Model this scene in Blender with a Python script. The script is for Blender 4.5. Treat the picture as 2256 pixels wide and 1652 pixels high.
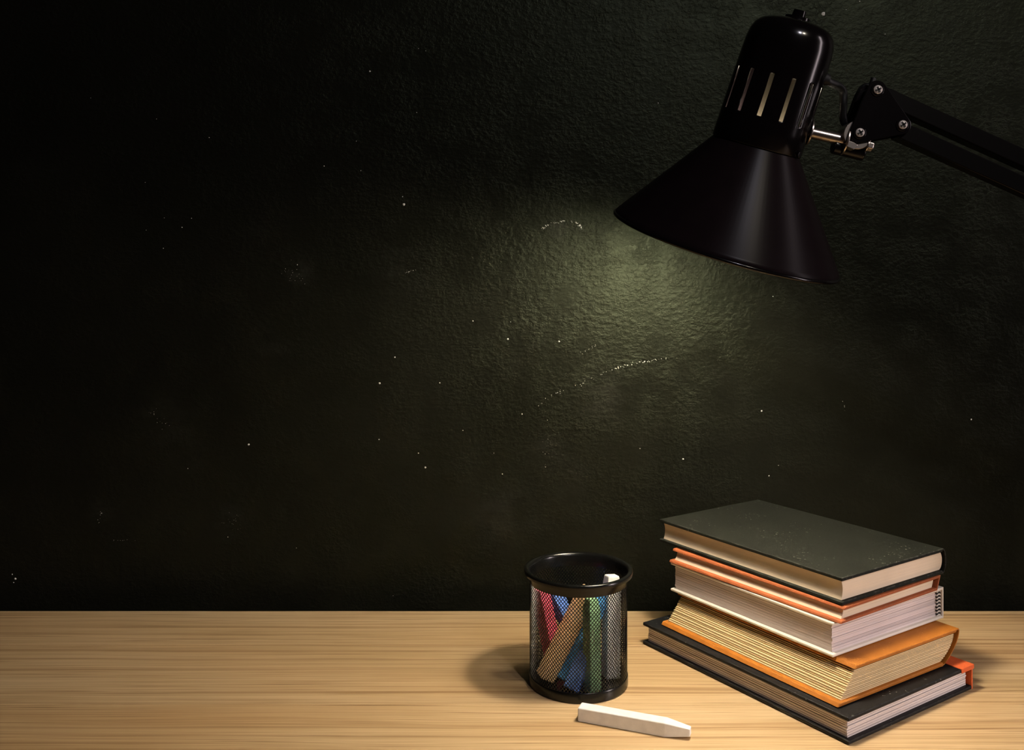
import bpy, bmesh, math, random
from mathutils import Vector, Matrix
random.seed(7)
for o in list(bpy.data.objects):
    bpy.data.objects.remove(o)
sc = bpy.context.scene
C = sc.collection
R = math.radians
ZD = 0.75                      # height of the desk top above the floor
EYE = ZD + 0.359               # camera height

# ------------------------------------------------------------------ camera
cam = bpy.data.cameras.new('camera')
cam.sensor_width = 36.0
cam.lens = 2030 / 2256 * 36.0
cam.shift_y = -(826 - 600) / 2256
cam.clip_start = 0.01
camo = bpy.data.objects.new('camera', cam)
camo.location = (0, 0, EYE)
camo.rotation_euler = (R(90), 0, 0)
C.objects.link(camo)
sc.camera = camo

# ------------------------------------------------------------------ world, room lights, exposure
w = bpy.data.worlds.new('world')
sc.world = w
w.use_nodes = True
w.node_tree.nodes['Background'].inputs[0].default_value = (1.0, 0.9, 0.85, 1)
w.node_tree.nodes['Background'].inputs[1].default_value = 0.004

def area(name, loc, target, size, power, col):
    l = bpy.data.lights.new(name, 'AREA')
    l.shape = 'RECTANGLE' if isinstance(size, tuple) else 'DISK'
    if isinstance(size, tuple):
        l.size, l.size_y = size
    else:
        l.size = size
    l.energy = power
    l.color = col
    o = bpy.data.objects.new(name, l)
    o.location = loc
    d = Vector(target) - Vector(loc)
    o.rotation_euler = d.to_track_quat('-Z', 'Y').to_euler()
    C.objects.link(o)
    return o

LAMP = 262.0                   # brightness of the desk lamp's bulb
area('room_lamp_side', (1.95, 0.20, ZD + 0.65), (0.2, 0.75, ZD + 0.65), (0.16, 1.3), 5, (1.0, 0.84, 0.86))
sp = bpy.data.lights.new('book_fill_spot', 'SPOT')             # added fill spot, narrow so it brightens the books but not the wall
sp.energy = 58
sp.color = (1.0, 0.84, 0.82)
sp.spot_size = R(17)
sp.spot_blend = 0.7
sp.shadow_soft_size = 0.10
spo = bpy.data.objects.new('book_fill_spot', sp)
spo.location = (1.90, 0.05, ZD + 0.50)
spo.rotation_euler = (Vector((0.32, 0.78, ZD + 0.04)) - Vector(spo.location)).to_track_quat('-Z', 'Y').to_euler()
C.objects.link(spo)
area('room_lamp_ceiling', (0.80, -1.1, ZD + 1.70), (0.2, 0.8, ZD + 0.2), 0.07, 8.5, (0.95, 0.9, 1.0))
area('room_lamp_ceiling_warm', (1.20, -1.1, ZD + 1.70), (0.2, 0.8, ZD + 0.2), 0.06, 7.5, (1.0, 0.88, 0.7))

sc.view_settings.view_transform = 'Standard'
sc.view_settings.look = 'None'
sc.view_settings.gamma = 1.0
sc.view_settings.use_curve_mapping = False
sc.view_settings.exposure = 0.0

# ------------------------------------------------------------------ material helpers
class NT:
    def __init__(s, name):
        s.m = bpy.data.materials.new(name)
        s.m.use_nodes = True
        s.t = s.m.node_tree
        s.b = s.t.nodes['Principled BSDF']
    def n(s, typ, **k):
        nd = s.t.nodes.new(typ)
        for a, v in k.items():
            setattr(nd, a, v)
        return nd
    def l(s, a, b):
        s.t.links.new(a, b)
    def coords(s, scale, kind='Object', offset=None):
        tc = s.n('ShaderNodeTexCoord')
        mp = s.n('ShaderNodeMapping')
        mp.inputs['Scale'].default_value = scale
        if offset is not None:
            s.l(offset, mp.inputs['Location'])
        s.l(tc.outputs[kind], mp.inputs[0])
        return mp.outputs[0]
    def noise(s, vec, scale=1.0, detail=4, rough=0.5):
        nd = s.n('ShaderNodeTexNoise')
        nd.inputs['Scale'].default_value = scale
        nd.inputs['Detail'].default_value = detail
        nd.inputs['Roughness'].default_value = rough
        s.l(vec, nd.inputs['Vector'])
        return nd.outputs['Fac']
    def ramp(s, fac, stops):
        r = s.n('ShaderNodeValToRGB')
        els = r.color_ramp.elements
        while len(els) < len(stops):
            els.new(0.5)
        for e, (p, c) in zip(els, stops):
            e.position = p
            e.color = (c[0], c[1], c[2], 1) if not isinstance(c, (int, float)) else (c, c, c, 1)
        s.l(fac, r.inputs[0])
        return r.outputs[0]
    def math(s, op, a, b=None):
        nd = s.n('ShaderNodeMath', operation=op)
        for i, v in enumerate((a, b)):
            if v is None:
                continue
            if isinstance(v, (int, float)):
                nd.inputs[i].default_value = v
            else:
                s.l(v, nd.inputs[i])
        return nd.outputs[0]
    def mix(s, fac, a, b, mode='MIX'):
        nd = s.n('ShaderNodeMix', data_type='RGBA', blend_type=mode)
        for i, v in ((0, fac), (6, a), (7, b)):
            if isinstance(v, (int, float)):
                nd.inputs[i].default_value = v
            elif isinstance(v, tuple):
                nd.inputs[i].default_value = (*v, 1)
            else:
                s.l(v, nd.inputs[i])
        return nd.outputs[2]
    def bump(s, h, strength, dist):
        nd = s.n('ShaderNodeBump')
        nd.inputs['Strength'].default_value = strength
        nd.inputs['Distance'].default_value = dist
        s.l(h, nd.inputs['Height'])
        s.l(nd.outputs[0], s.b.inputs['Normal'])
    def set(s, **k):
        for a, v in k.items():
            i = s.b.inputs[a.replace('_', ' ')]
            if isinstance(v, tuple):
                i.default_value = (*v, 1)
            elif isinstance(v, (int, float)):
                i.default_value = v
            else:
                s.l(v, i)
        return s

def m_plain(name, col, rough=0.5, metal=0.0, spec=0.5, var=0.12, vscale=60, bump=0.0, bscale=900, coat=0.0):
    t = NT(name)
    f = t.noise(t.coords((1, 1, 1)), vscale, 3)
    c = t.ramp(f, [(0.3, tuple(x * (1 - var) for x in col)), (0.7, tuple(min(1, x * (1 + var)) for x in col))])
    t.set(Base_Color=c, Roughness=rough, Metallic=metal, Specular_IOR_Level=spec, Coat_Weight=coat)
    if bump:
        t.bump(t.noise(t.coords((1, 1, 1)), bscale, 3), bump, 0.0004)
    return t.m

def m_cloth(name, col, wear=(0.4, 0.38, 0.33), rough=0.75, spec=0.25, specks=True, rub=0.7):
    t = NT(name)
    v = t.coords((1, 1, 1))
    f = t.noise(v, 35, 4)
    c = t.ramp(f, [(0.3, tuple(x * 0.82 for x in col)), (0.7, tuple(min(1, x * 1.15) for x in col))])
    if specks:
        s1 = t.ramp(t.noise(v, 420, 2), [(0.665, 0.0), (0.72, 1.0)])
        s2 = t.ramp(t.noise(t.coords((1, 1, 1), offset=None), 28, 2), [(0.5, 0.0), (0.7, 1.0)])
        fac = t.math('MULTIPLY', t.math('MULTIPLY', s1, s2), 0.6)
        c = t.mix(fac, c, wear)
    # rubbed edges
    bv = t.n('ShaderNodeBevel'); bv.samples = 4
    bv.inputs['Radius'].default_value = 0.0011
    ge = t.n('ShaderNodeNewGeometry')
    dt = t.n('ShaderNodeVectorMath', operation='DOT_PRODUCT')
    t.l(bv.outputs[0], dt.inputs[0]); t.l(ge.outputs['Normal'], dt.inputs[1])
    edge = t.ramp(dt.outputs['Value'], [(0.80, 1.0), (0.985, 0.0)])
    worn = t.ramp(t.noise(v, 190, 4, 0.7), [(0.46, 0.0), (0.66, 1.0)])
    c = t.mix(t.math('MULTIPLY', t.math('MULTIPLY', edge, worn), rub), c, wear)
    t.set(Base_Color=c, Roughness=rough, Specular_IOR_Level=spec)
    weave = t.noise(t.coords((1, 1, 1)), 1900, 2)
    t.bump(weave, 0.55, 0.0004)
    return t.m

def m_pages(name, col, line=0.35, lscale=2600, tint=None):
    t = NT(name)
    f = t.noise(t.coords((4, 4, lscale)), 1.0, 3, 0.6)
    dark = tuple(x * (1 - line) for x in (tint or col))
    c = t.ramp(f, [(0.28, dark), (0.55, col), (0.8, tuple(min(1, x * 1.05) for x in col))])
    big = t.noise(t.coords((1, 1, 1)), 26, 3)
    c = t.mix(t.ramp(big, [(0.45, 0.0), (0.8, 0.35)]), c, tuple(x * 0.72 for x in col))
    t.set(Base_Color=c, Roughness=0.85, Specular_IOR_Level=0.15)
    t.bump(f, 0.45, 0.0003)
    return t.m

def m_wood():
    t = NT('desk_wood')
    oi = t.n('ShaderNodeObjectInfo')
    cmb = t.n('ShaderNodeCombineXYZ')
    off = t.math('MULTIPLY', oi.outputs['Random'], 37.0)
    t.l(off, cmb.inputs[0]); t.l(off, cmb.inputs[1])
    tcw = t.n('ShaderNodeTexCoord')
    wob = t.noise(t.coords((2.2, 10, 1), offset=cmb.outputs[0]), 1.0, 2)
    wo = t.n('ShaderNodeCombineXYZ')
    t.l(t.math('MULTIPLY', wob, 0.014), wo.inputs[1])
    va = t.n('ShaderNodeVectorMath', operation='ADD')
    t.l(tcw.outputs['Object'], va.inputs[0]); t.l(wo.outputs[0], va.inputs[1])
    def gc(scale):                 # grain coordinates that waver a little along the board
        mp = t.n('ShaderNodeMapping')
        mp.inputs['Scale'].default_value = scale
        t.l(cmb.outputs[0], mp.inputs['Location']); t.l(va.outputs[0], mp.inputs[0])
        return mp.outputs[0]
    wv = t.coords((1.6, 9, 1), offset=cmb.outputs[0])
    warp = t.noise(wv, 1.0, 3)
    base = t.ramp(warp, [(0.25, (0.42, 0.255, 0.115)), (0.5, (0.50, 0.345, 0.18)), (0.75, (0.575, 0.42, 0.245))])
    # year rings: long bands across the board
    ring = t.noise(gc((0.9, 150, 1)), 1.0, 4, 0.62)
    rr = t.ramp(ring, [(0.33, (0.66, 0.56, 0.46)), (0.48, (1.0, 1.0, 1.0)), (0.7, (1.12, 1.15, 1.2))])
    c = t.mix(1.0, base, rr, 'MULTIPLY')
    # pores: thin dark dashes along the grain
    pore = t.noise(gc((5, 500, 1)), 1.0, 3, 0.6)
    pr = t.ramp(pore, [(0.33, (0.40, 0.28, 0.18)), (0.42, (1.0, 1.0, 1.0)), (0.66, (1.0, 1.0, 1.0)), (0.74, (1.18, 1.2, 1.22))])
    zone = t.ramp(t.noise(t.coords((1.2, 14, 1), offset=cmb.outputs[0]), 1.0, 3), [(0.42, 0.15), (0.58, 1.0)])
    c = t.mix(zone, c, t.mix(1.0, c, pr, 'MULTIPLY'))
    fib = t.noise(gc((9, 1150, 1)), 1.0, 2)
    c = t.mix(1.0, c, t.ramp(fib, [(0.32, (0.78, 0.72, 0.65)), (0.5, (1.0, 1.0, 1.0)), (0.68, (1.12, 1.13, 1.16))]), 'MULTIPLY')
    tone = t.n('ShaderNodeMapRange')
    tone.inputs['To Min'].default_value = 0.93
    tone.inputs['To Max'].default_value = 1.07
    t.l(oi.outputs['Random'], tone.inputs[0])
    hs = t.n('ShaderNodeHueSaturation')
    t.l(tone.outputs[0], hs.inputs['Value']); t.l(c, hs.inputs['Color'])
    t.set(Base_Color=hs.outputs[0], Roughness=0.46, Specular_IOR_Level=0.5)
    t.bump(pore, 0.25, 0.0003)
    return t.m

# ------------------------------------------------------------------ mesh helpers
def obj(name, bm, mat, parent=None, smooth=False, bevel=0.0, seg=2):
    me = bpy.data.meshes.new(name)
    bmesh.ops.recalc_face_normals(bm, faces=bm.faces[:])
    bm.to_mesh(me)
    bm.free()
    o = bpy.data.objects.new(name, me)
    C.objects.link(o)
    me.materials.append(mat)
    if smooth:
        for p in me.polygons:
            p.use_smooth = True
    if parent:
        o.parent = parent
    if bevel:
        b = o.modifiers.new('bevel', 'BEVEL')
        b.width = bevel
        b.segments = seg
        b.limit_method = 'ANGLE'
        b.angle_limit = R(35)
    return o

def auto_smooth(o, ang=35):
    me = o.data
    for p in me.polygons:
        p.use_smooth = True
    me.set_sharp_from_angle(angle=R(ang))

def empty(name, loc, rz=0.0, label=None, cat=None, group=None):
    o = bpy.data.objects.new(name, None)
    o.empty_display_size = 0.05
    o.location = loc
    o.rotation_euler = (0, 0, rz)
    C.objects.link(o)
    tag(o, label, cat, group)
    return o

def tag(o, label=None, cat=None, group=None, kind=None):
    if label: o['label'] = label
    if cat: o['category'] = cat
    if group: o['group'] = group
    if kind: o['kind'] = kind
    return o

def box(bm, x0, x1, y0, y1, z0, z1):
    v = [bm.verts.new(p) for p in ((x0,y0,z0),(x1,y0,z0),(x1,y1,z0),(x0,y1,z0),(x0,y0,z1),(x1,y0,z1),(x1,y1,z1),(x0,y1,z1))]
    for f in ((3,2,1,0),(4,5,6,7),(0,1,5,4),(1,2,6,5),(2,3,7,6),(3,0,4,7)):
        bm.faces.new([v[i] for i in f])

def prism(bm, poly, y0, y1):
    """polygon in (x, z) swept along y"""
    a = [bm.verts.new((x, y0, z)) for x, z in poly]
    b = [bm.verts.new((x, y1, z)) for x, z in poly]
    n = len(poly)
    bm.faces.new(a)
    bm.faces.new(b[::-1])
    for i in range(n):
        bm.faces.new((a[i], b[i], b[(i + 1) % n], a[(i + 1) % n]))

def frame(axis, hint=Vector((1, 0, 0))):
    z = Vector(axis).normalized()
    x = (Vector(hint) - z * Vector(hint).dot(z)).normalized()
    return x, z.cross(x), z

def lathe(bm, prof, org=(0, 0, 0), axis=(0, 0, 1), n=48, hint=Vector((1, 0, 0)), closed=False, skip=None, a0=0.0):
    """prof: list of (t along axis, radius)"""
    ex, ey, ez = frame(axis, hint)
    org = Vector(org)
    rings = []
    for t, r in prof:
        if r < 1e-6:
            rings.append([bm.verts.new(org + ez * t)])
        else:
            rings.append([bm.verts.new(org + ez * t + ex * (r * math.cos(a0 + 2 * math.pi * k / n)) + ey * (r * math.sin(a0 + 2 * math.pi * k / n))) for k in range(n)])
    m = len(prof)
    for i in range(m if closed else m - 1):
        p, q = rings[i], rings[(i + 1) % m]
        for k in range(n):
            if skip and skip(i, k):
                continue
            k2 = (k + 1) % n
            if len(p) == 1 and len(q) == 1:
                continue
            if len(p) == 1:
                bm.faces.new((p[0], q[k], q[k2]))
            elif len(q) == 1:
                bm.faces.new((p[k], p[k2], q[0]))
            else:
                bm.faces.new((p[k], p[k2], q[k2], q[k]))
    return rings

def cyl(bm, p, q, r, n=24, r2=None):
    p, q = Vector(p), Vector(q)
    L = (q - p).length
    r2 = r if r2 is None else r2
    hint = Vector((1, 0, 0)) if abs((q - p).normalized().x) < 0.9 else Vector((0, 0, 1))
    lathe(bm, [(0, 0), (0, r), (L, r2), (L, 0)], p, q - p, n, hint)

def tube(bm, pts, r, n=10):
    pts = [Vector(p) for p in pts]
    rings = []
    up = Vector((0, 1, 0))
    for i, p in enumerate(pts):
        d = (pts[min(i + 1, len(pts) - 1)] - pts[max(i - 1, 0)]).normalized()
        x = (up - d * up.dot(d)).normalized()
        y = d.cross(x)
        rr = r[i] if isinstance(r, (list, tuple)) else r
        rings.append([bm.verts.new(p + x * rr * math.cos(2 * math.pi * k / n) + y * rr * math.sin(2 * math.pi * k / n)) for k in range(n)])
    for a, b in zip(rings, rings[1:]):
        for k in range(n):
            bm.faces.new((a[k], a[(k + 1) % n], b[(k + 1) % n], b[k]))
    bm.faces.new(rings[0][::-1])
    bm.faces.new(rings[-1])

def spline(pts, n=8):
    P = [Vector(p) for p in pts]
    out = []
    for i in range(len(P) - 1):
        a, b, c, d = P[max(i - 1, 0)], P[i], P[i + 1], P[min(i + 2, len(P) - 1)]
        for k in range(n):
            t = k / n
            out.append(0.5 * ((2 * b) + (c - a) * t + (2 * a - 5 * b + 4 * c - d) * t * t + (3 * b - a - 3 * c + d) * t ** 3))
    out.append(P[-1])
    return out

# ------------------------------------------------------------------ structure
WALL_Y = 1.02
DESK_BACK = 0.977

def m_wall():
    t = NT('blackboard_paint')
    v = t.coords((1, 1, 1))
    f = t.noise(v, 7, 4)
    col = t.ramp(f, [(0.3, (0.0046, 0.0044, 0.0032)), (0.7, (0.0066, 0.0063, 0.0046))])
    # faint smears of chalk dust: (x, z above the desk, radius, amount)
    dust = t.noise(t.coords((1, 1, 2.2)), 34, 6, 0.7)
    dust = t.ramp(dust, [(0.42, 0.0), (0.72, 1.0)])
    tc = t.n('ShaderNodeTexCoord')
    for x, z, r, amt in SMEARS:
        vm = t.n('ShaderNodeVectorMath', operation='DISTANCE')
        t.l(tc.outputs['Object'], vm.inputs[0])
        vm.inputs[1].default_value = (x, 0, z)
        mr = t.n('ShaderNodeMapRange', interpolation_type='SMOOTHSTEP')
        mr.inputs['From Min'].default_value = r
        mr.inputs['From Max'].default_value = r * 0.15
        mr.inputs['To Min'].default_value = 0.0
        mr.inputs['To Max'].default_value = amt
        t.l(vm.outputs['Value'], mr.inputs[0])
        col = t.mix(t.math('MULTIPLY', mr.outputs[0], dust), col, (0.5, 0.49, 0.45))
    t.set(Base_Color=col, Roughness=0.37, Specular_IOR_Level=0.155, Specular_Tint=(0.82, 1.0, 0.66))
    a = t.noise(t.coords((1, 1, 1.3)), 150, 5, 0.6)
    b = t.noise(t.coords((1, 1, 1)), 28, 3)
    a2 = t.ramp(a, [(0.42, 0.0), (0.62, 1.0)])
    h = t.math('ADD', t.math('MULTIPLY', a2, t.ramp(b, [(0.35, 0.25), (0.65, 1.0)])), t.math('MULTIPLY', b, 0.8))
    t.bump(h, 0.34, 0.0011)
    return t.m

def wallpt(u, v):              # a spot on the wall, measured in the photograph -> metres (x, height above the desk)
    return ((u - 1128) / 2030 * WALL_Y, 0.359 + (600 - v) / 2030 * WALL_Y)
SMEARS = []
for u, v, r, amt in ((655, 600, 50, .022), (590, 765, 70, .008), (365, 925, 90, .012), (410, 1000, 70, .008), (1203, 990, 70, .012),
                     (1250, 1060, 80, .012), (500, 1150, 60, .010), (225, 1130, 50, .012), (890, 600, 90, .014), (1110, 1135, 110, .02),
                     (1240, 500, 60, .03), (1330, 870, 90, .02), (560, 510, 60, .006)):
    x, z = wallpt(u, v)
    SMEARS.append((x, z, r / 2030 * WALL_Y, amt))

bm = bmesh.new()
box(bm, -2.2, 2.2, 0, 0.12, -ZD, 2.5 - ZD)
wall = tag(obj('wall_back', bm, m_wall()), 'black-green blackboard wall with chalk specks behind the desk', kind='structure')
wall.location = (0, WALL_Y, ZD)

m_chalk_dust = m_plain('chalk_dust', (0.62, 0.62, 0.58), 0.95, var=0.25, vscale=400, spec=0.1)
bm = bmesh.new()
def speck(u, v, px):
    x, z = wallpt(u, v)
    r = px / 2030 * WALL_Y
    n = 7
    ph = random.random() * 6
    ring = []
    for k in range(n):
        q = r * random.uniform(0.7, 1.15)
        ring.append(bm.verts.new((x + q * math.cos(ph + 2 * math.pi * k / n), -0.0001, z + q * math.sin(ph + 2 * math.pi * k / n))))
    c = bm.verts.new((x, -0.0001 - r * 0.45, z))
    for k in range(n):
        bm.faces.new((ring[k], ring[(k + 1) % n], c))
for u, v, s in ((922,107,1),(938,112,1),(815,157,2),(461,303,1.2),(714,366,1.5),(795,376,1),(785,311,1),(918,248,1),(890,450,3),
                (887,433,1.3),(320,402,.9),(345,262,.8),(200,216,.8),(422,481,1.2),(401,501,1.2),(360,547,1.5),(322,507,1),(362,480,1),
                (870,787,2),(836,844,2.4),(969,843,1.5),(548,979,2.2),(835,968,1.5),(937,1030,2.2),(922,998,1.3),(1119,747,2),
                (1232,752,1.9),(1042,707,1.2),(1150,912,1.5),(1020,948,1.2),(1088,998,1),(1107,1044,1.5),(1505,1011,2),(1410,988,1.3),
                (1678,905,2),(1694,1048,1.5),(1715,1025,1),(2140,924,1.8),(1814,30,4.2),(1450,227,1.4),(1894,3,1.3),(1864,21,1),
                (34,1275,2.5),(27,1265,1.5),(30,1283,1.3),(1703,653,1.2),(1225,866,1),(1125,709,1),(1950,75,1),(414,1032,1),(655,583,1.2),
                (653,1207,.8),(502,1183,1),(866,1312,.7)):
    speck(u, v, s)
def chalk_line(pts, n, s, jit):
    L = [Vector((a, b, 0)) for a, b in pts]
    S = spline(L, 12)
    for k in range(n):
        q = random.random() ** 0.9
        p = S[min(int(q * (len(S) - 1)), len(S) - 1)]
        speck(p.x + random.gauss(0, jit), p.y + random.gauss(0, jit), s * random.uniform(0.4, 1.2))
chalk_line(((1195,503),(1212,493),(1240,489),(1265,491),(1281,503)), 46, 1.0, 1.6)
chalk_line(((1268,491),(1276,495),(1281,503)), 14, 1.5, 1.2)
chalk_line(((1185,890),(1225,867),(1290,841),(1350,815),(1400,800),(1480,787)), 46, 0.9, 1.8)
chalk_line(((1350,815),(1400,800),(1445,793)), 22, 1.3, 1.5)
chalk_line(((1280,777),(1295,770),(1312,763)), 12, 0.8, 1.5)
chalk_line(((1203,925),(1203,985),(1204,1045)), 12, 0.6, 3)
chalk_line(((1855,880),(1861,900),(1862,920)), 7, 0.7, 1)
chalk_line(((640,585),(632,605),(650,615),(664,600)), 26, 0.6, 7)
chalk_line(((340,905),(352,925),(366,935)), 16, 0.6, 6)
chalk_line(((223,1125),(220,1135),(216,1150)), 10, 0.6, 2)
chalk_line(((240,1191),(280,1190),(320,1190)), 10, 0.5, 1)
chalk_line(((500,1150),(515,1140),(520,1155)), 16, 0.5, 8)
chalk_line(((895,600),(910,596),(935,590)), 10, 0.8, 2)
tag(obj('chalk_specks', bm, m_chalk_dust, wall), kind='stuff')

bm = bmesh.new()
box(bm, -2.2, 2.2, -2.6, WALL_Y, -0.08, 0)
tag(obj('floor', bm, m_plain('floor_boards', (0.12, 0.075, 0.045), 0.5, var=0.3, vscale=9)), 'dark floor under the desk', kind='structure')

# desk: planks side by side on legs and a frame
wood = m_wood()
desk = empty('desk', (0, 0.69, 0), 0, 'light oak desk with long horizontal planks', 'desk')
edges = [DESK_BACK, 0.887, 0.766, 0.645, 0.524, 0.403]
for i in range(5):
    bm = bmesh.new()
    y1, y0 = edges[i], edges[i + 1]
    h = (y1 - y0) / 2
    box(bm, -0.85, 0.85, -h, h, -0.028, 0)
    p = obj('plank', bm, wood, desk, bevel=0.00025, seg=1)
    p.location = (0, (y0 + y1) / 2 - 0.69, ZD)
metal_dark = m_plain('desk_metal', (0.03, 0.03, 0.03), 0.45, 0.0)
for sx in (-1, 1):
    for sy in (-1, 1):
        bm = bmesh.new()
        box(bm, -0.02, 0.02, -0.02, 0.02, 0, ZD - 0.0285)
        l = obj('leg', bm, metal_dark, desk, bevel=0.003)
        l.location = (0.80 * sx, 0.24 * sy, 0)
for sy in (-1, 1):
    bm = bmesh.new()
    box(bm, -0.78, 0.78, -0.012, 0.012, ZD - 0.075, ZD - 0.0285)
    l = obj('apron', bm, metal_dark, desk, bevel=0.002)
    l.location = (0, 0.24 * sy, 0)

# ------------------------------------------------------------------ books
def book(name, label, loc, deg, L, W, T, cover, pages, slabs, skew=0.0, bulge=0.0, board=0.0026, over=0.0035, concave=0.0,
         spine_mat=None, spine_wrap=0.0, head=None, jitter=0.0003, gap=0.00012, endjit=0.0002, band=True):
    root = empty(name, loc, R(deg), label, 'book', 'books in the stack')
    b = board
    Ws = W - bulge - 0.0015
    sk = lambda z: skew * z / T
    # boards
    hinge = 0.006 if bulge else 0.0
    for part, z0, z1 in (('back_cover', 0, b), ('front_cover', T - b, T)):
        bm = bmesh.new()
        s0, s1 = sk(z0), sk(z1)
        prism(bm, [(s0, z0), (Ws + s0, z0), (Ws + s1, z1), (s1, z1)], 0, L)
        obj(part, bm, cover, root, bevel=min(0.0009, b * 0.4), seg=3)
    # spine shell
    smat = spine_mat or cover
    bm = bmesh.new()
    N = 18 if bulge else 6
    outer, inner = [], []
    for k in range(N + 1):
        q = k / N
        z = T * q
        if bulge:
            x = Ws + bulge * (math.sin(math.pi * q) ** 0.6) + 0.0015
            xi = x - 0.0014
        else:
            x = W
            xi = W - 0.0018
        outer.append((x + sk(z), z))
        inner.append((xi + sk(z), min(max(z, b * 0.5), T - b * 0.5)))
    poly = [(Ws + sk(0) - 0.001, 0.0)] + outer + [(Ws + sk(T) - 0.001, T)] + [(Ws - 0.001 + sk(T), T - b * 0.5)] + inner[::-1] + [(Ws - 0.001 + sk(0), b * 0.5)]
    prism(bm, poly, 0.0002, L - 0.0002)
    sp = obj('spine', bm, smat, root, bevel=0.0004, seg=2)
    if spine_wrap:                 # spine cloth that laps over both boards
        for z0, z1 in ((T - 0.0002, T + 0.0005), (-0.0003, 0.0003)):
            bm = bmesh.new()
            box(bm, W - spine_wrap, W + 0.0006, -0.0004, L + 0.0004, z0, z1)
            if z0 > 0:
                obj('spine_cloth', bm, smat, sp)
        for y0, y1 in ((-0.0006, 0.0002),):
            bm = bmesh.new()
            box(bm, W - spine_wrap, W + 0.0006, y0, y1, T - b, T + 0.0004)
            obj('spine_cloth', bm, smat, sp)
    # pages: gatherings of leaves lying on each other
    bm = bmesh.new()
    ht = T - 2 * b
    zs = [0.0]
    for k in range(slabs):
        zs.append(zs[-1] + random.uniform(0.75, 1.25))
    zs = [b + ht * z / zs[-1] for z in zs]
    def fore(z):
        q = (z - b) / ht
        return over + sk(z) + concave * math.sin(math.pi * q)
    def back(z):
        q = (z - b) / ht
        return Ws - (0.0006 if bulge else 0.003) + sk(z) + (bulge * 0.92 * math.sin(math.pi * min(max(q, 0), 1)) ** 0.6 if bulge else 0)
    sub = max(1, 14 // slabs)
    for k in range(slabs):
        j = random.uniform(0, jitter)
        e0 = over + random.uniform(0, endjit)
        za, zb = zs[k], zs[k + 1] - (gap if k < slabs - 1 else 0)
        zz = [za + (zb - za) * i / sub for i in range(sub + 1)]
        step = fore((za + zb) / 2) if slabs > 4 else None      # each gathering ends square, so the edge is stepped
        poly = [((step if step is not None else fore(z)) + j, z) for z in zz[::-1]] + [(back(z), z) for z in zz]
        prism(bm, poly, e0, L - over - random.uniform(0, endjit))
    if gap:                        # the inner leaves close the slits between the gatherings
        zz = [b + ht * i / 14 for i in range(15)]
        poly = [(fore(z) + jitter + 0.0025, z) for z in zz[::-1]] + [(back(z) - 0.0008, z) for z in zz]
        prism(bm, poly, over + endjit + 0.0025, L - over - endjit - 0.0025)
    pg = obj('page_block', bm, pages, root)
    auto_smooth(pg, 30)
    # head band
    if head:
        bm = bmesh.new(); bm2 = bmesh.new()
        n = 15
        for k in range(n):
            za = b + ht * (k + 0.1) / n; zb = b + ht * (k + 0.9) / n
            t = bm if k % 2 else bm2
            prism(t, [(W - 0.0075, za - 0.0006), (W - 0.0045, za + 0.0004), (W - 0.0020, za - 0.0006), (W - 0.0020, zb - 0.0006), (W - 0.0045, zb + 0.0004), (W - 0.0075, zb - 0.0006)], over - 0.0012, over + 0.004)
        hb = obj('headband', bm2, head[0], root)
        obj('stripes', bm, head[1], hb)
    return root

m_black_cloth = m_cloth('black_book_cloth', (0.0055, 0.0058, 0.0068), rough=0.55, spec=0.2, rub=0.35)
m_green_cloth = m_cloth('dark_green_book_cloth', (0.0088, 0.0097, 0.0070), rough=0.7, spec=0.15)
m_orange_spine = m_cloth('orange_red_cloth', (0.72, 0.13, 0.035), specks=False, rub=0.0)
m_ochre = m_cloth('ochre_book_cloth', (0.40, 0.135, 0.017), wear=(0.62, 0.36, 0.12), rough=0.6, spec=0.2)
m_orange = m_cloth('orange_book_cloth', (0.31, 0.082, 0.027), wear=(0.6, 0.3, 0.2))
m_white_cover = m_plain('white_book_cover', (0.80, 0.75, 0.66), 0.5, var=0.05)
m_pg_white = m_pages('white_pages', (0.74, 0.66, 0.64), 0.45, 1500)
m_pg_yellow = m_pages('yellowed_pages', (0.80, 0.63, 0.36), 0.3, 2200)
m_pg_cream = m_pages('cream_pages', (0.76, 0.62, 0.46), 0.16, 2600)
m_pg_white3 = m_pages('thick_white_pages', (0.74, 0.65, 0.635), 0.38, 900)
m_thread_w = m_plain('headband_white', (0.7, 0.66, 0.6), 0.8)
m_thread_b = m_plain('headband_black', (0.01, 0.01, 0.01), 0.8)

z = ZD
T1, T2, T3, T4, T5 = 0.0207, 0.0282, 0.0282, 0.0130, 0.0224
book('black_book', 'black hardback with an orange spine at the bottom of the book stack', (0.2552, 0.6986, z + 0.0004), 33.86, 0.2313, 0.171, T1,
     m_black_cloth, m_pg_white, 8, spine_mat=m_orange_spine, spine_wrap=0.018, jitter=0.0006, endjit=0.0007, gap=0.00045, over=0.0035, board=0.0031)
z += T1 + 0.001
book('ochre_book', 'thick ochre cloth book with yellowed slanting pages on the black book', (0.2523, 0.7132, z), 32.9, 0.2022, 0.1465, T2 - 0.0004,
     m_ochre, m_pg_yellow, 16, skew=0.0235, bulge=0.0075, jitter=0.0010, endjit=0.00005, gap=0.0006, over=0.003, concave=0.001, board=0.003)
z += T2
book('white_book', 'white hardback with black striped headband under the thin orange book', (0.2573, 0.7390, z), 33.44, 0.1876, 0.1545, T3 - 0.0004,
     m_white_cover, m_pg_white3, 11, jitter=0.0006, endjit=0.0007, gap=0.00020, over=0.003, head=(m_thread_w, m_thread_b), board=0.0025)
z += T3
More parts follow.
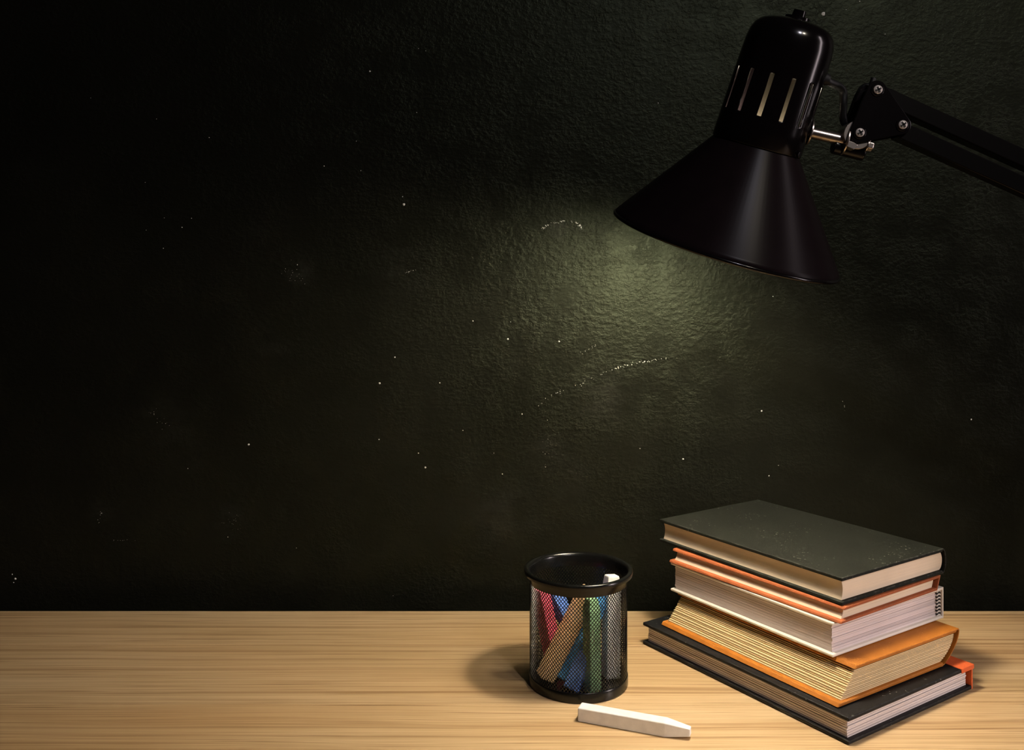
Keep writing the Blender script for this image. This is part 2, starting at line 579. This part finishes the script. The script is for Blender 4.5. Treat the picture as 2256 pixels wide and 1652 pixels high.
book('orange_book', 'thin orange hardback lying between the white and the dark green book', (0.2625, 0.7350, z), 34.8, 0.1933, 0.1380, T4 - 0.0004,
     m_orange, m_pg_cream, 2, skew=0.0055, jitter=0.0001, endjit=0.0001, gap=0.00008, over=0.0035, concave=0.0008, board=0.0024)
z += T4
book('dark_green_book', 'dark green cloth hardback on top of the book stack', (0.2652, 0.7403, z), 33.71, 0.2132, 0.1475, T5,
     m_green_cloth, m_pg_cream, 1, bulge=0.0045, concave=0.0018, over=0.003, gap=0, jitter=0, endjit=0, board=0.0031)

# ------------------------------------------------------------------ mesh pen cup
black_paint = m_plain('black_lacquer', (0.003, 0.003, 0.003), 0.2, var=0.1, spec=0.28)
CX, CY = 0.0582, 0.8089
cup = empty('pen_cup', (CX, CY, ZD), 0, 'black wire mesh pen cup holding coloured chalk sticks', 'pen cup')
RC = 0.0424
bm = bmesh.new()
NH, ROWS, Z0, Z1 = 90, 25, 0.008, 0.0925
steps = ROWS * 2
wr, wt = 0.00027, 0.00020      # half width and half depth of a strand
for d in (-1, 1):
    for h in range(NH):
        prev = None
        for i in range(steps + 1):
            zz = Z0 + (Z1 - Z0) * i / steps
            a = 2 * math.pi * (h + d * i * 0.5) / NH
            er = Vector((math.cos(a), math.sin(a), 0)); et = Vector((-math.sin(a), math.cos(a), 0))
            dz = (Z1 - Z0) / steps; dl = d * RC * math.pi / NH
            tn = (et * dl + Vector((0, 0, 1)) * dz).normalized()
            nb = er.cross(tn)
            rr = RC + 0.00012 * d
            p = er * rr + Vector((0, 0, zz))
            ring = [bm.verts.new(p + er * (wt * s) + nb * (wr * q)) for s, q in ((1, 1), (1, -1), (-1, -1), (-1, 1))]
            if prev:
                for k in range(4):
                    bm.faces.new((prev[k], prev[(k + 1) % 4], ring[(k + 1) % 4], ring[k]))
            prev = ring
me = bpy.data.meshes.new('mesh_wall'); bm.to_mesh(me); bm.free()
o = bpy.data.objects.new('mesh_wall', me); me.materials.append(black_paint); C.objects.link(o); o.parent = cup
o['kind'] = 'stuff'
bm = bmesh.new()
lathe(bm, [(0.0885, 0.0422), (0.0885, 0.0430), (0.0950, 0.0434), (0.0966, 0.0442), (0.0966, 0.0458), (0.0955, 0.0468), (0.0958, 0.0474), (0.0975, 0.0478),
           (0.0993, 0.0476), (0.1000, 0.0468), (0.1000, 0.0446), (0.0990, 0.0431), (0.0970, 0.0423)], n=96, closed=True)
auto_smooth(obj('rim', bm, black_paint, cup), 50)
bm = bmesh.new()
lathe(bm, [(0.0, 0.0), (0.0, 0.0425), (0.0006, 0.0434), (0.0082, 0.0434), (0.0088, 0.0430), (0.0088, 0.0420), (0.0030, 0.0416), (0.0030, 0.0)], n=96)
auto_smooth(obj('base', bm, black_paint, cup), 40)

# ------------------------------------------------------------------ chalk
def m_chalk(name, col):
    t = NT(name)
    f = t.noise(t.coords((1, 1, 1)), 130, 4)
    c = t.ramp(f, [(0.3, tuple(x * 0.94 for x in col)), (0.7, tuple(min(1, x * 1.06) for x in col))])
    t.set(Base_Color=c, Roughness=0.95, Specular_IOR_Level=0.1)
    t.bump(t.noise(t.coords((1, 1, 1)), 1500, 3), 0.3, 0.0003)
    return t.m

def stick(name, label, p, q, wd, mat, roll=0.0, taper=0.75, tl=0.010, group=None):
    """square chalk from p (foot) to q (head) with the head tapering; 2 x 2 facets with cut edges"""
    p, q = Vector(p), Vector(q)
    ax = (q - p)
    L = ax.length
    bm = bmesh.new()
    prof = [(0, 0.94), (0.001, 1.0), (L - tl, 1.0), (L - 0.001, taper), (L, taper * 0.9)]
    rings = []
    c = 0.09
    sec = [(1, 1 - c), (1 - c, 1), (-1 + c, 1), (-1, 1 - c), (-1, -1 + c), (-1 + c, -1), (1 - c, -1), (1, -1 + c)]
    for t, s in prof:
        rings.append([bm.verts.new((x * s * wd / 2, y * s * wd / 2, t)) for x, y in sec])
    bm.faces.new(rings[0][::-1]); bm.faces.new(rings[-1])
    for a, b in zip(rings, rings[1:]):
        for k in range(8):
            bm.faces.new((a[k], a[(k + 1) % 8], b[(k + 1) % 8], b[k]))
    o = obj(name, bm, mat, bevel=0.0004, seg=2)
    o.location = p
    rot = ax.to_track_quat('Z', 'Y').to_matrix() @ Matrix.Rotation(roll, 3, 'Z')
    o.rotation_euler = rot.to_euler()
    tag(o, label, 'chalk', group)
    return o

def cw(x, y, z):               # point inside the cup
    return (CX + x, CY + y, ZD + z)
G = 'chalk sticks in the mesh cup'
ck_pink = m_chalk('pink_chalk', (0.62, 0.10, 0.16))
ck_blue = m_chalk('blue_chalk', (0.13, 0.24, 0.62))
ck_blue2 = m_chalk('sky_blue_chalk', (0.07, 0.25, 0.56))
ck_peach = m_chalk('peach_chalk', (0.92, 0.60, 0.34))
ck_green = m_chalk('green_chalk', (0.25, 0.44, 0.25))
ck_white = m_chalk('white_chalk', (0.84, 0.83, 0.81))
stick('chalk_stick', 'pink chalk stick leaning on the left side of the mesh cup', cw(-0.0185, 0.006, 0.0055), cw(-0.0340, -0.002, 0.0825), 0.0125, ck_pink, 0.3, group=G)
stick('chalk_stick', 'blue chalk stick crossing behind the peach chalk in the mesh cup', cw(0.010, 0.019, 0.0085), cw(-0.0225, 0.0115, 0.0765), 0.0120, ck_blue, 0.5, group=G)
stick('chalk_stick', 'peach chalk stick slanting across the front of the mesh cup', cw(-0.0300, -0.014, 0.0095), cw(0.0095, -0.008, 0.0850), 0.0135, ck_peach, 0.2, group=G)
stick('chalk_stick', 'bright blue chalk stick slanting beneath the peach chalk in the mesh cup', cw(-0.0130, -0.016, 0.0080), cw(0.0215, 0.006, 0.0760), 0.0130, ck_blue2, 0.3, group=G)
stick('chalk_stick', 'short blue chalk stick low in the mesh cup beside the green chalk', cw(-0.0080, -0.030, 0.0065), cw(0.0050, -0.0205, 0.0340), 0.0115, ck_blue, 0.4, group=G)
stick('chalk_stick', 'green chalk stick standing upright in the middle of the mesh cup', cw(0.0100, -0.0265, 0.0035), cw(0.0095, -0.0235, 0.0815), 0.0114, ck_green, 0.35, group=G)
stick('chalk_stick', 'white chalk stick standing at the right side of the mesh cup', cw(0.0285, 0.000, 0.0040), cw(0.0305, 0.010, 0.0900), 0.0130, ck_white, 0.5, taper=0.8, group=G)

# loose chalk on the desk
A = Vector((0.0545, 0.7415, 0)); B = Vector((0.1375, 0.7095, 0))
d = (B - A)
o = stick('chalk_stick', 'white chalk stick lying on the desk in front of the mesh cup', (0, 0, 0), (0, 0, d.length), 0.0110, m_chalk('loose_white_chalk', (0.88, 0.87, 0.85)), 0, taper=0.55, tl=0.019)
o.rotation_euler = (R(90), 0, math.atan2(d.y, d.x) + R(90))
o.location = (A.x, A.y, ZD + 0.0055)

# ------------------------------------------------------------------ desk lamp
lacquer = m_plain('lamp_black_enamel', (0.0040, 0.0028, 0.0032), 0.16, var=0.1, spec=0.5)
shade_paint = m_plain('lamp_shade_black', (0.010, 0.006, 0.007), 0.30, var=0.1, spec=0.07)
lacquer_in = m_plain('lamp_white_inside', (0.75, 0.74, 0.70), 0.6, var=0.03)
chrome = m_plain('lamp_nickel', (0.62, 0.55, 0.50), 0.28, 1.0, var=0.08)
zinc = m_plain('screw_zinc', (0.62, 0.56, 0.52), 0.42, 0.35, var=0.1)
dark_arm = m_plain('lamp_arm_black', (0.004, 0.0035, 0.0035), 0.22, var=0.1, spec=0.35)
rubber = m_plain('cable_rubber', (0.006, 0.006, 0.006), 0.5)

BASE = Vector((0.60, 0.74, ZD))
lamp = empty('desk_lamp', BASE, 0, 'black desk lamp with conical shade on a two-bar arm', 'lamp')
def lp(name, bm, mat, parent=None, sm=40, bevel=0.0, seg=2):
    bmesh.ops.translate(bm, verts=bm.verts[:], vec=-BASE)
    o = obj(name, bm, mat, parent or lamp, bevel=bevel, seg=seg)
    if sm:
        auto_smooth(o, sm)
    return o

K = 1.0
MC = Vector((0.1725, 0.75, ZD + 0.3812))                  # centre of the shade's mouth
UP = Vector((0.257, -0.224, 0.940)).normalized()          # axis of the shade, mouth to top
HL = 0.186
def ring_prof(pts):
    return [(t * HL, r * K) for t, r in pts]
# cone: outer and inner skin, rolled lip
bm = bmesh.new()
cone_out = [(0.000, 0.0905), (0.006, 0.0922), (0.018, 0.0925), (0.035, 0.0905), (0.445, 0.0345), (0.47, 0.0335)]
lathe(bm, ring_prof(cone_out + [(0.468, 0.0322), (0.44, 0.0330), (0.05, 0.0870), (0.010, 0.0900)]), MC, UP, 128, closed=True)
shade = lp('shade', bm, shade_paint, sm=40)
bm = bmesh.new()                                           # rolled bead around the mouth
cr, ct = 0.0921, 0.0018
lathe(bm, [(ct + 0.0017 * math.sin(R(a)), cr + 0.0017 * math.cos(R(a))) for a in range(0, 360, 30)], MC, UP, 128, closed=True)
lp('rolled_rim', bm, lacquer, shade, sm=60)
bm = bmesh.new()
lathe(bm, ring_prof([(0.012, 0.0892), (0.05, 0.0864), (0.44, 0.0322), (0.462, 0.0312), (0.467, 0.0320), (0.44, 0.0328), (0.05, 0.0870), (0.011, 0.0898)]), MC, UP, 96, closed=True)
lp('shade_lining', bm, lacquer_in, shade)
# housing with cooling slots
bm = bmesh.new()
NS = 13; SEG = NS * 10
phi0 = R(-106 - 8)
zz = [(0.445, 0.0350), (0.450, 0.0356), (0.53, 0.0354), (0.562, 0.0353), (0.570, 0.0353), (0.745, 0.0345), (0.752, 0.0344), (0.82, 0.0341),
      (0.870, 0.0337), (0.910, 0.0326), (0.938, 0.0306), (0.958, 0.0274), (0.971, 0.0228), (0.980, 0.0160), (0.986, 0.0080), (0.988, 0.0)]
def slot(i, k):
    kk = k % 10
    if i == 4: return kk in (4, 5)
    return False
lathe(bm, ring_prof(zz), MC, UP, SEG, skip=slot, a0=phi0 - 2 * math.pi / SEG * 5)
bmesh.ops.recalc_face_normals(bm, faces=bm.faces[:])
ho = lp('housing', bm, lacquer, sm=45)
s = ho.modifiers.new('solidify', 'SOLIDIFY'); s.thickness = 0.0010; s.offset = -1
# fixing screw at the lower edge, cap and switch on top
ex, ey, ez = frame(UP)
def head_pt(t, r, ang):
    return MC + UP * (t * HL) + (ex * math.cos(R(ang)) + ey * math.sin(R(ang))) * r * K
bm = bmesh.new()
p = head_pt(0.462, 0.0352, -42); q = head_pt(0.462, 0.0372, -42)
cyl(bm, p, q, 0.0028, 6)
lp('screw', bm, lacquer, ho, sm=0, bevel=0.0004)
bm = bmesh.new()
lathe(bm, [(0.982 * HL, 0.0), (0.982 * HL, 0.0100), (0.995 * HL, 0.0096), (0.997 * HL, 0.0052), (1.022 * HL, 0.0048), (1.026 * HL, 0.0)], MC, UP, 32)
lp('top_cap', bm, lacquer, ho, sm=40)
# lamp holder and bulb
bm = bmesh.new()
lathe(bm, ring_prof([(0.50, 0.0), (0.50, 0.0175), (0.52, 0.0195), (0.80, 0.0190), (0.83, 0.0150), (0.83, 0.0)]), MC, UP, 40)
lp('lamp_holder', bm, m_plain('holder_ceramic', (0.10, 0.08, 0.055), 0.6, var=0.1))
t = NT('bulb_glow')
t.b.inputs['Emission Color'].default_value = (1.0, 0.88, 0.68, 1)
t.b.inputs['Emission Strength'].default_value = LAMP
t.set(Base_Color=(0.9, 0.88, 0.8), Roughness=0.4)
bm = bmesh.new()
bt, br = 0.19, 0.0230
prof = [(bt * HL - br, 0.0)] + [(bt * HL - br * math.cos(R(a)), br * math.sin(R(a))) for a in range(15, 136, 15)] + [(0.42 * HL, 0.0125), (0.50 * HL, 0.0120)]
lathe(bm, prof, MC, UP, 32)
lp('bulb', bm, t.m, sm=60)

# joint between head and arm (plates, screws, clamp), all in the plane of the arm
YJ = 0.722
def jp(u, v, y=YJ):
    return Vector(((u - 1128) / 2030 * YJ, y, EYE + (600 - v) / 2030 * YJ))
PX = YJ / 2030
def plate_bm(circs, y0, y1):
    pts = []
    for u, v, r in circs:
        for k in range(28):
            a = 2 * math.pi * k / 28
            pts.append((u + r * math.cos(a), v + r * math.sin(a)))
    pts = sorted(set(pts))
    def half(ps):
        h = []
        for p in ps:
            while len(h) > 1 and (h[-1][0]-h[-2][0])*(p[1]-h[-2][1])-(h[-1][1]-h[-2][1])*(p[0]-h[-2][0]) <= 1e-9:
                h.pop()
            h.append(p)
        return h[:-1]
    hull = half(pts) + half(pts[::-1])
    bm = bmesh.new()
    prism(bm, [(jp(u, v).x, jp(u, v).z) for u, v in hull], y0, y1)
    return bm
TRI = ((1921, 204, 21), (1975, 280, 20), (1882, 297, 21))
for y0, y1 in ((YJ - 0.0105, YJ - 0.0085), (YJ + 0.0085, YJ + 0.0105)):
    lp('joint_plate', plate_bm(TRI, y0, y1), lacquer, sm=0, bevel=0.0005)
for u, v, r in TRI:
    bm = bmesh.new()
    c = jp(u, v, YJ - 0.0105)
    cyl(bm, c, c + Vector((0, -0.0010, 0)), 0.0050, 28)
    lp('washer', bm, lacquer, sm=30, bevel=0.0003)
    bm = bmesh.new()
    R0 = 9.6 * PX
    lathe(bm, [(0, 0), (0, R0), (0.0009, R0), (0.0014, R0 * 0.82), (0.0017, R0 * 0.4), (0.0018, 0)], c + Vector((0, -0.0010, 0)), (0, -1, 0), 28, Vector((1, 0, 0)))
    sc_ = lp('screw', bm, zinc, sm=50)
    ang = random.uniform(0.2, 0.7)
    bm = bmesh.new()
    for a in (ang, ang + math.pi / 2):
        dx, dz = math.cos(a), math.sin(a)
        l, hw = R0 * 0.66, R0 * 0.19
        y0, y1 = c.y - 0.0031, c.y - 0.0024
        vs = [(c.x + dx * l * s1 - dz * hw * s2, c.z + dz * l * s1 + dx * hw * s2) for s1, s2 in ((1, 1), (-1, 1), (-1, -1), (1, -1))]
        prism(bm, vs, y0, y1)
    lp('cross_slot', bm, rubber, sc_, sm=0)
    bm = bmesh.new()                                     # spacer tube between the plates
    cyl(bm, jp(u, v, YJ - 0.0085), jp(u, v, YJ + 0.0085), 0.0042, 20)
    lp('spacer', bm, dark_arm)
# rod from the housing to the clamp
rod0 = head_pt(0.560, 0.0340, -8)
rod1 = jp(1862, 309, YJ)
bm = bmesh.new()
cyl(bm, rod0, rod1, 0.0046, 28)
lp('rod', bm, chrome, sm=40, bevel=0.0004)
rd = (rod1 - rod0).normalized()
bm = bmesh.new()
cyl(bm, rod0 + rd * 0.0012, rod0 + rd * 0.0026, 0.0105, 28)
lp('rod_flange', bm, chrome, sm=40, bevel=0.0003)
bm = bmesh.new()
cyl(bm, rod1 - rd * 0.0010, rod1 + rd * 0.0004, 0.0118, 28)
lp('clamp_flange', bm, chrome, sm=40, bevel=0.0003)
# clamp collar, tab and bolt
bm = bmesh.new()
c = jp(1882, 300)
lathe(bm, [(-0.0082, 0.0066), (-0.0082, 0.0112), (0.0082, 0.0112), (0.0082, 0.0066)], c, (0, 1, 0), 36, closed=True)
lp('clamp_collar', bm, chrome, bevel=0.0004)
bm = bmesh.new()
vs = [(1857, 312), (1873, 318), (1880, 323), (1871, 334), (1853, 326)]
prism(bm, [(jp(u, v).x, jp(u, v).z) for u, v in vs], YJ - 0.0100, YJ + 0.0060)
lp('clamp_tab', bm, chrome, sm=0, bevel=0.0006)
b0, b1 = jp(1886, 317, YJ - 0.004), jp(1919, 325, YJ - 0.004)
bd = (b1 - b0).normalized()
bm = bmesh.new()
cyl(bm, b0, b1, 0.0026, 20)
bolt = lp('clamp_bolt', bm, chrome, bevel=0.0006)
bm = bmesh.new()
m_ = b0 + (b1 - b0) * 0.50
cyl(bm, m_, m_ + bd * 0.0010, 0.0056, 24)
lp('washer', bm, chrome, bolt, bevel=0.0002)
bm = bmesh.new()
cyl(bm, m_ + bd * 0.0012, m_ + bd * 0.0052, 0.0043, 6)
lp('nut', bm, chrome, bolt, sm=0, bevel=0.0005)
bm = bmesh.new()
c = jp(1876, 318, YJ + 0.003)
cyl(bm, c - bd * 0.014 + Vector((0, 0, -0.004)), c + bd * 0.011 + Vector((0, 0, -0.004)), 0.0062, 24)
lp('clamp_block', bm, dark_arm, bevel=0.0008)
# two arm bars of square tube
slope = Vector((1, 0, -0.448)).normalized()
nrm = Vector((0.448, 0, 1)).normalized()
ARM = 0.36
def bar(a, name):
    bm = bmesh.new()
    h = 0.0066
    vs = []
    for e in (0, 1):
        p = a + slope * (ARM * e)
        for sy, sn in ((-1, -1), (1, -1), (1, 1), (-1, 1)):
            vs.append(bm.verts.new(p + Vector((0, h * sy, 0)) + nrm * (h * sn)))
    for f in ((0,1,2,3),(4,5,6,7),(0,1,5,4),(1,2,6,5),(2,3,7,6),(3,0,4,7)):
        bm.faces.new([vs[i] for i in f])
    return lp(name, bm, dark_arm, sm=0, bevel=0.0009)
s1 = jp(1926, 206); s2 = jp(1976, 288)
bar(s1, 'arm_bar')
bar(s2, 'arm_bar')
# elbow, lower bars and foot, standing beyond the right edge of the picture
e1 = s1 + slope * ARM; e2 = s2 + slope * ARM
bm = bmesh.new()
for y in (YJ - 0.0105, YJ + 0.0085):
    t0 = (e1.x - 0.018, e1.z + 0.014), (e1.x + 0.03, e1.z - 0.004), (e2.x + 0.014, e2.z - 0.02), (e2.x - 0.02, e2.z - 0.012)
    prism(bm, list(t0), y, y + 0.002)
lp('elbow_plate', bm, lacquer, sm=0, bevel=0.0005)
foot = BASE + Vector((0, YJ - BASE.y, 0.03))
for off in (-0.012, 0.012):
    bm = bmesh.new()
    a = foot + Vector((off, 0, 0)); b = Vector((e2.x + off, YJ, e2.z))
    dirv = (b - a).normalized(); nx = Vector((dirv.z, 0, -dirv.x))
    vs = []
    for p in (a, b):
        for sy, sn in ((-1, -1), (1, -1), (1, 1), (-1, 1)):
            vs.append(bm.verts.new(p + Vector((0, 0.0066 * sy, 0)) + nx * (0.0066 * sn)))
    for f in ((0,1,2,3),(4,5,6,7),(0,1,5,4),(1,2,6,5),(2,3,7,6),(3,0,4,7)):
        bm.faces.new([vs[i] for i in f])
    lp('lower_arm_bar', bm, dark_arm, sm=0, bevel=0.0009)
bm = bmesh.new()
lathe(bm, [(0, 0), (0, 0.085), (0.004, 0.088), (0.014, 0.086), (0.020, 0.070), (0.022, 0.030), (0.045, 0.026), (0.047, 0.0)], (BASE.x, BASE.y - 0.018, ZD), (0, 0, 1), 64)
lp('foot', bm, lacquer, sm=35)
# cable
bm = bmesh.new()
g0 = head_pt(0.785, 0.0335, -8)
tube(bm, [g0, g0 + Vector((0.0035, 0, -0.0012))], [0.0052, 0.0042], 16)
lp('cable_grommet', bm, rubber, ho)
bm = bmesh.new()
pts = spline([g0, g0 + Vector((0.0035, 0.0, -0.0022)), jp(1859, 194, YJ + 0.004), jp(1864, 225, YJ + 0.006), jp(1866, 252, YJ + 0.009), jp(1876, 268, YJ + 0.012),
              jp(1890, 245, YJ + 0.014), jp(1906, 205, YJ + 0.0145), jp(1922, 184, YJ + 0.0145), jp(1950, 188, YJ + 0.013), jp(1985, 203, YJ + 0.0112)], 8)
tube(bm, pts, 0.0031, 12)
lp('cable', bm, rubber, sm=60)
bm = bmesh.new()
cyl(bm, jp(1924, 186, YJ + 0.004), jp(1929, 170, YJ + 0.004), 0.0022, 12)
lp('tie_end', bm, rubber)
